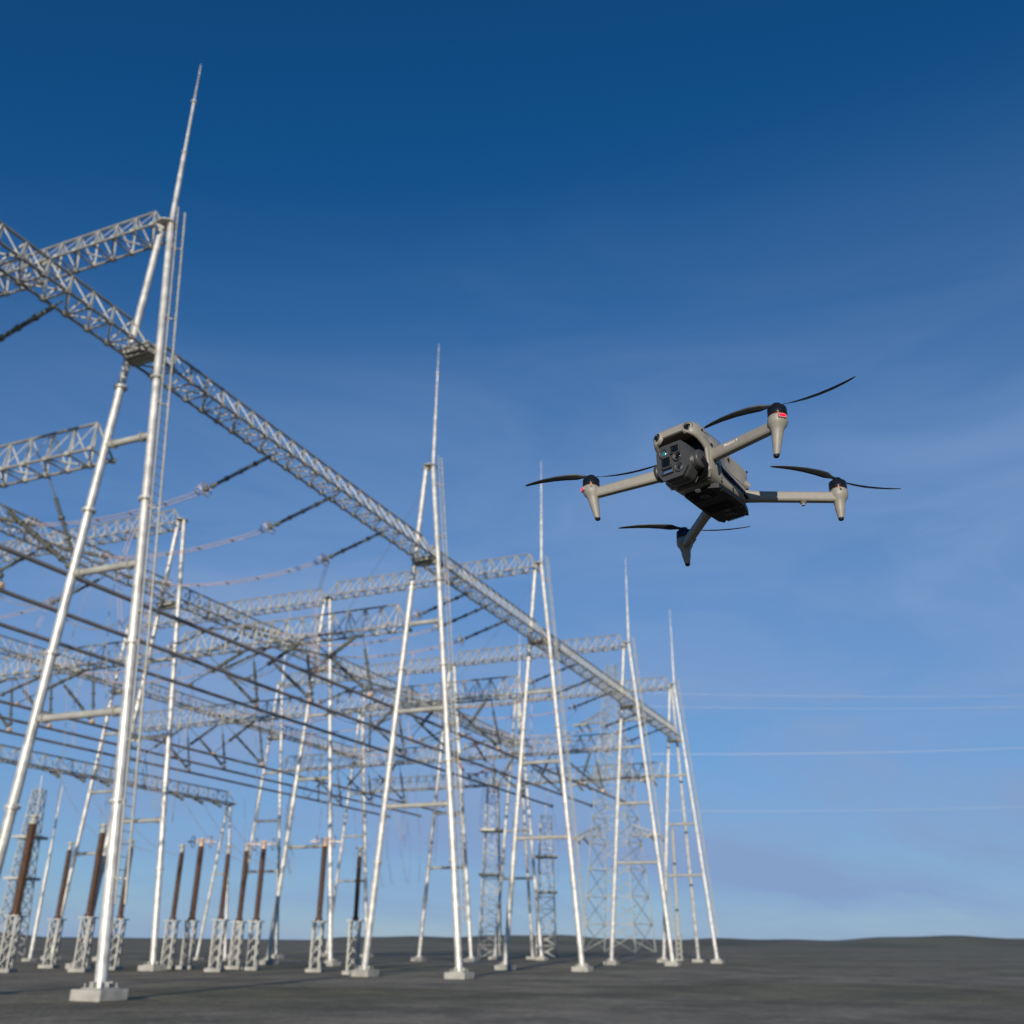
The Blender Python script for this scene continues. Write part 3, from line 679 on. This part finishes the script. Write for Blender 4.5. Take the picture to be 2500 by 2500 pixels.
# gimbal camera
G0 = Vector((.128, .004, -.022)); gp = R(4)       # centre, pitched a little
GX = Matrix.Translation(G0) @ Matrix.Rotation(gp, 4, 'Y')
def gb_(mb, name, m_, parent, **k): return mb.build(name, M[m_], parent, xf=XF @ GX, **k)
hd = MB(); F1 = [(-.037, .028), (-.024, .0405), (.027, .0405), (.041, .027), (.042, -.024), (.026, -.045), (-.024, -.045), (-.037, -.026)]
def oct_(x, f, dz=0): return [(x, y * f, z * f + dz) for y, z in F1]
rg = [oct_(-.030, .80), oct_(-.020, 1.0), oct_(.012, 1.0), oct_(.026, .87)]
vs = [p for r_ in rg for p in r_]; n = 8
hd.add(vs, [[i * n + k, (i + 1) * n + k, (i + 1) * n + (k + 1) % n, i * n + (k + 1) % n][::-1] for i in range(3) for k in range(n)] + [list(range(8)), list(range(24, 32))[::-1]])
gimbal = gb_(hd, 'gimbal_camera', 'd_dark', drone, bevel=.0065)
def ring_lens(y, z, r0, mlens, raised=.003, name='camera_lens'):
    q = MB(); q.lathe([(r0, -.004), (r0, raised), (r0 * .86, raised + .001), (r0 * .76, raised - .0015), (r0 * .70, raised - .004), (.0002, raised - .004)], (.0255, y, z), (1, 0, 0), n=28); o = gb_(q, name, 'd_dark', gimbal)
    q = MB(); q.lathe([(r0 * .62, raised - .004), (r0 * .5, raised - .0022), (r0 * .28, raised - .0012), (.0002, raised - .001)], (.0255, y, z), (1, 0, 0), n=24); gb_(q, 'glass', mlens, o)
def window(y, z, w_, h_, name, m_='d_black', lens=0, ml='d_lens'):
    q = MB(); t_ = .0022
    q.box((.0268, y, z), (.003, w_, h_)); o = gb_(q, name, m_, gimbal, bevel=.0012)
    fr = MB()
    for dy, dz, a, b in ((0, h_ / 2 + t_ / 2, w_ + 2 * t_, t_), (0, -h_ / 2 - t_ / 2, w_ + 2 * t_, t_), (w_ / 2 + t_ / 2, 0, t_, h_), (-w_ / 2 - t_ / 2, 0, t_, h_)): fr.box((.0285, y + dy, z + dz), (.005, a, b))
    gb_(fr, 'frame', 'd_dark', o, bevel=.0007)
    if lens:
        q = MB(); q.lathe([(lens, .0), (lens, .0016), (lens * .85, .0022), (lens * .8, .0010), (lens * .4, .0018), (.0002, .002)], (.0283, y, z), (1, 0, 0), n=26); gb_(q, 'glass', ml, o)
window(.012, .0225, .021, .0155, 'wide_lens_window', lens=.0062)
ring_lens(-.018, .0215, .0115, 'd_lens_cyan', raised=.0035)
window(-.013, -.0035, .023, .021, 'zoom_lens_window', lens=.0092)
ring_lens(.017, .0035, .0115, 'd_lens', raised=.005)
ring_lens(.0190, -.0235, .0112, 'd_black', raised=.0035, name='rangefinder_lens')
q = MB(); q.lathe([(.0052, 0), (.004, .0012), (.0002, .0018)], (.0255, .0225, -.0265), (1, 0, 0), n=18); gb_(q, 'laser_emitter', 'd_strip', gimbal)
window(-.011, -.0245, .026, .011, 'rangefinder_window', m_='d_black')
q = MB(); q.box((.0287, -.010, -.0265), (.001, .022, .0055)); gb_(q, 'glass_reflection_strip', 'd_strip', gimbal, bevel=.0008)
q = MB()
for k in range(8): q.add([(.020, -.020 + k * .006, -.0385), (.020, -.0168 + k * .006, -.0385), (-.004, -.0168 + k * .006, -.0445), (-.004, -.020 + k * .006, -.0445), (.021, -.020 + k * .006, -.0395), (.021, -.0168 + k * .006, -.0395), (-.003, -.0168 + k * .006, -.0457), (-.003, -.020 + k * .006, -.0457)], [[0, 1, 2, 3], [7, 6, 5, 4], [0, 4, 5, 1], [1, 5, 6, 2], [2, 6, 7, 3], [3, 7, 4, 0]])
gb_(q, 'vent_slots', 'd_black', gimbal)
for s_, y0_ in ((1, .040), (-1, -.038)):
    q = MB(); pr = [(.0215, -.004)]
    for k in range(4): pr += [(.0215, k * .003 - .002), (.0198, k * .003 - .0014), (.0198, k * .003 - .0002), (.0215, k * .003 + .0004)]
    pr += [(.0215, .0115), (.0215, .0165), (.0198, .0185), (.0002, .0187)]
    q.lathe(pr, (-.006, y0_, -.004), (0, s_, 0), n=32); gb_(q, 'tilt_motor', 'd_dark', gimbal)
# yoke that carries the camera
yk = MB()
yk.path([(.124, .060, -.026), (.108, .061, -.036), (.092, .048, -.046), (.084, .020, -.048), (.080, .0, -.030), (.078, 0, .010)], .0085, 10)
db(yk, 'gimbal_yoke', 'd_black', sub=0)
yk = MB(); yk.lathe([(.020, -.016), (.022, -.01), (.022, .014), (.018, .018)], (.085, .005, -.020), (1, 0, .1), n=28); db(yk, 'roll_motor', 'd_black')
# arms, motors, feet, propellers
def arm(nm, root, mot, foot, ah, aw, text=False, elbow=None, led=False, blade=0, nub=None):
    mo = Vector(mot); rt_ = Vector(root); ft = Vector(foot)
    axis = Vector((0, 0, 1)); zt = mo.z
    jt = Vector((mo.x, mo.y, zt - .043))          # arm meets the motor mount here
    a = MB(); pts = [rt_] + ([Vector(elbow)] if elbow else []) + [jt]
    d0 = (jt - pts[-2]).normalized(); side = d0.cross(axis).normalized(); rings = []
    for i, p in enumerate(pts):
        d = (pts[min(i + 1, len(pts) - 1)] - pts[max(i - 1, 0)]).normalized(); sd = d.cross(axis).normalized(); u = sd.cross(d)
        w_ = aw * (1.05 if i == 0 else .95) / 2; h_ = ah * (1.12 if i == 0 else .95) / 2; c = .62
        rings.append([p + sd * x + u * y for x, y in ((w_, h_ * c), (w_ * c, h_), (-w_ * c, h_), (-w_, h_ * c), (-w_, -h_ * c), (-w_ * c, -h_), (w_ * c, -h_), (w_, -h_ * c))])
    vs = [p for r_ in rings for p in r_]
    a.add(vs, [[i * 8 + k, (i + 1) * 8 + k, (i + 1) * 8 + (k + 1) % 8, i * 8 + (k + 1) % 8] for i in range(len(rings) - 1) for k in range(8)] + [list(range(8)), [len(vs) - 8 + k for k in range(8)][::-1]])
    ao = db(a, 'arm', 'd_body', bevel=.002)
    # mount + tapered landing foot, one shell
    f = MB(); base = Vector((mo.x, mo.y, zt - .026)); fv = ft - base; Lf = fv.length; k_ = fv.normalized()
    top = MB(); pr = [(.0205, 0), (.0212, .004), (.0212, .013), (.0200, .018), (.0155, .025), (.0124, .034), (.0115, .046)]
    tz = Lf - .004; pr += [(.0115 - (.0115 - .0066) * t, .046 + (tz - .046) * t) for t in (.33, .66, 1)]
    # axis bends gradually from vertical to the foot direction
    vs = []; nseg = 24
    for r0, h_ in pr:
        t = min(1, h_ / Lf); c = base + Vector((fv.x * t ** 1.1, fv.y * t ** 1.1, fv.z * t))
        for k in range(nseg):
            an = 2 * math.pi * k / nseg; vs.append(c + Vector((math.cos(an) * r0, math.sin(an) * r0, 0)))
    f.add(vs, [[i * nseg + k, i * nseg + (k + 1) % nseg, (i + 1) * nseg + (k + 1) % nseg, (i + 1) * nseg + k][::-1] for i in range(len(pr) - 1) for k in range(nseg)], True)
    f.add(vs[:nseg], [list(range(nseg))]); f.add(vs[-nseg:], [list(range(nseg))[::-1]])
    fo = db(f, 'landing_leg', 'd_body', ao)
    tp = MB(); tp.lathe([(.0066, .0), (.0062, -.003), (.0048, -.0052)], ft + Vector((0, 0, .004)), (0, 0, 1), n=18); db(tp, 'rubber_tip', 'd_black', fo)
    mt = MB(); mt.lathe([(.0195, -.0265), (.0195, -.0245), (.0178, -.0242), (.0178, -.0225), (.0203, -.0222), (.0206, -.020), (.0206, -.007), (.0200, -.0062), (.0200, -.0052), (.0198, -.004), (.0165, -.0012), (.0120, -.0004), (.0085, .0), (.0082, .003), (.006, .0042)], mo, (0, 0, 1), n=32)
    mo_ = db(mt, 'motor', 'd_motor', ao)
    cu = MB(); cu.lathe([(.0184, -.0246), (.0186, -.0235), (.0184, -.0224)], mo, (0, 0, 1), n=24); db(cu, 'winding', 'd_copper', mo_)
    sc_ = MB(); view = (CAM - DT).normalized() @ DR; hv = Vector((view.x, view.y, 0)).normalized()
    sc_.lathe([(.0024, 0), (.0024, .0012), (.0015, .0012), (.0013, .0004)], base + Vector((0, 0, -.006)) + (Matrix.Rotation(R(8 if nm != 'FL' else 28), 3, 'Z') @ hv) * .0205 * Vector((1, 1, 0)).length / math.sqrt(2), hv, n=12); db(sc_, 'screw', 'd_black', fo)
    if led:
        ln = (Matrix.Rotation(R(led), 3, 'Z') @ hv); lc = base + Vector((0, 0, -.007)) + ln * .0198; sdv = ln.cross(Vector((0, 0, 1)))
        q = MB(); q.bar(lc - sdv * .0085, lc + sdv * .0085, .006, .010, up=(0, 0, 1)); lo = db(q, 'light_housing', 'd_body', fo, bevel=.001)
        q = MB(); q.bar(lc - sdv * .0072 + ln * .0026, lc + sdv * .0072 + ln * .0026, .0022, .0066, up=(0, 0, 1)); db(q, 'red_light', 'd_led', lo)
    if nub:
        c = rt_.lerp(jt, nub); q = MB(); q.lathe([(.010, 0), (.0065, -.005), (.0048, -.0052), (.004, -.0105)], c - Vector((0, 0, ah / 2 - .001)), (0, 0, 1), n=18); db(q, 'antenna_nub', 'd_body', ao)
    # propeller: hub and two blades, at rest
    pr_ = MB(); pr_.lathe([(.0095, .0035), (.0095, .007), (.006, .0085)], mo, (0, 0, 1), n=20); hub = db(pr_, 'propeller_hub', 'd_motor', ao)
    for s_ in (0, 1):
        an = R(blade) + s_ * math.pi; bd = Vector((math.cos(an), math.sin(an), 0)); cr = Vector((-math.sin(an), math.cos(an), 0))
        st = [(.004, .006, 55), (.018, .008, 40), (.035, .018, 24), (.06, .0185, 18), (.09, .017, 14), (.12, .0145, 11), (.145, .0115, 9), (.160, .0085, 8), (.166, .003, 8)]
        vs = []
        for r0, ch, pit in st:
            c = mo + Vector((0, 0, .0055 + r0 * .03)) + bd * r0 + cr * (.10 * r0 - .35 * r0 * r0 / .166); e = cr * math.cos(R(pit)) + Vector((0, 0, 1)) * math.sin(R(pit)); up_ = bd.cross(e)
            for x, y in ((-.5, 0), (-.2, .0011), (.2, .0011), (.5, 0), (.2, -.0005), (-.2, -.0005)): vs.append(c + e * x * ch + up_ * y)
        b = MB(); b.add(vs, [[i * 6 + k, i * 6 + (k + 1) % 6, (i + 1) * 6 + (k + 1) % 6, (i + 1) * 6 + k] for i in range(len(st) - 1) for k in range(6)] + [list(range(6))[::-1], [len(vs) - 6 + k for k in range(6)]], True)
        db(b, 'propeller_blade', 'd_prop', ao)
    return ao, rt_, jt, aw
hf_, hr_ = .1125, .0991
aFL = arm('FL', (.066, .058, .009), (.1186, .2469, .032), (.1118, .2324, .032 - hf_), .026, .021, led=22, blade=108)
aFR = arm('FR', (.066, -.052, .004), (.1186, -.2469, .032), (.1118, -.2324, .032 - hf_), .026, .021, led=-62, blade=124)
aRL = arm('RL', (-.094, .040, -.020), (-.2355, .2127, .0232), (-.2390, .2091, .0232 - hr_), .026, .022, elbow=(-.118, .078, -.024), blade=-20, nub=.62)
aRR = arm('RR', (-.094, -.040, -.020), (-.2355, -.2127, .0232), (-.2390, -.2091, .0232 - hr_), .026, .022, elbow=(-.118, -.078, -.024), blade=140, nub=.72)
# printed lettering on the front left arm
ao, rt_, jt, aw = aFL
cu = bpy.data.curves.new('lettering', 'FONT'); cu.body = 'Matrice 4'; cu.size = .0108; cu.offset = .00005; cu.extrude = .00012; cu.align_x = 'LEFT'; cu.align_y = 'CENTER'
to = bpy.data.objects.new('tmp', cu); col.objects.link(to)
bpy.context.view_layer.update()
me = bpy.data.meshes.new_from_object(to.evaluated_get(bpy.context.evaluated_depsgraph_get())); bpy.data.objects.remove(to)
d = (jt - rt_).normalized(); sd = d.cross(Vector((0, 0, 1))).normalized(); u = sd.cross(d)
# the visible side is the one that faces forward (+x)
if sd.x < 0: sd = -sd
X_ = d; Y_ = u if u.z > 0 else -u; Z_ = X_.cross(Y_)
off = sd if True else sd
p = rt_.lerp(jt, .235) + sd * (aw / 2 * 1.035 + .0002) + Y_ * .0035
mx_ = Matrix((X_, Y_, Z_)).transposed().to_4x4(); mx_.translation = p
if Z_.dot(sd) < 0: mx_ = mx_ @ Matrix.Scale(1, 4)
me.transform(mx_); me.transform(XF); me.materials.clear(); me.materials.append(M['d_white'])
lo = bpy.data.objects.new('lettering', me); col.objects.link(lo); lo.parent = ao

# ------------------------------------------------------------------ leave out what the view cannot see at all
bpy.context.view_layer.update()
def seen(o):
    if o.type == 'MESH':
        mwo = o.matrix_world
        for k in range(0, len(o.data.vertices), 2):
            p = mwo @ o.data.vertices[k].co - CAM; z = p.dot(FW)
            if z > .05 and abs(p.dot(RT) / z) < .53 and abs(p.dot(UP) / z) < .53: return True
    return any(seen(c) for c in o.children)
def kill(o):
    for c in list(o.children): kill(c)
    bpy.data.objects.remove(o)
for o in [o for o in col.objects if o.parent is None and o.type in ('MESH', 'EMPTY') and o.get('kind') is None]:
    if not seen(o): kill(o)
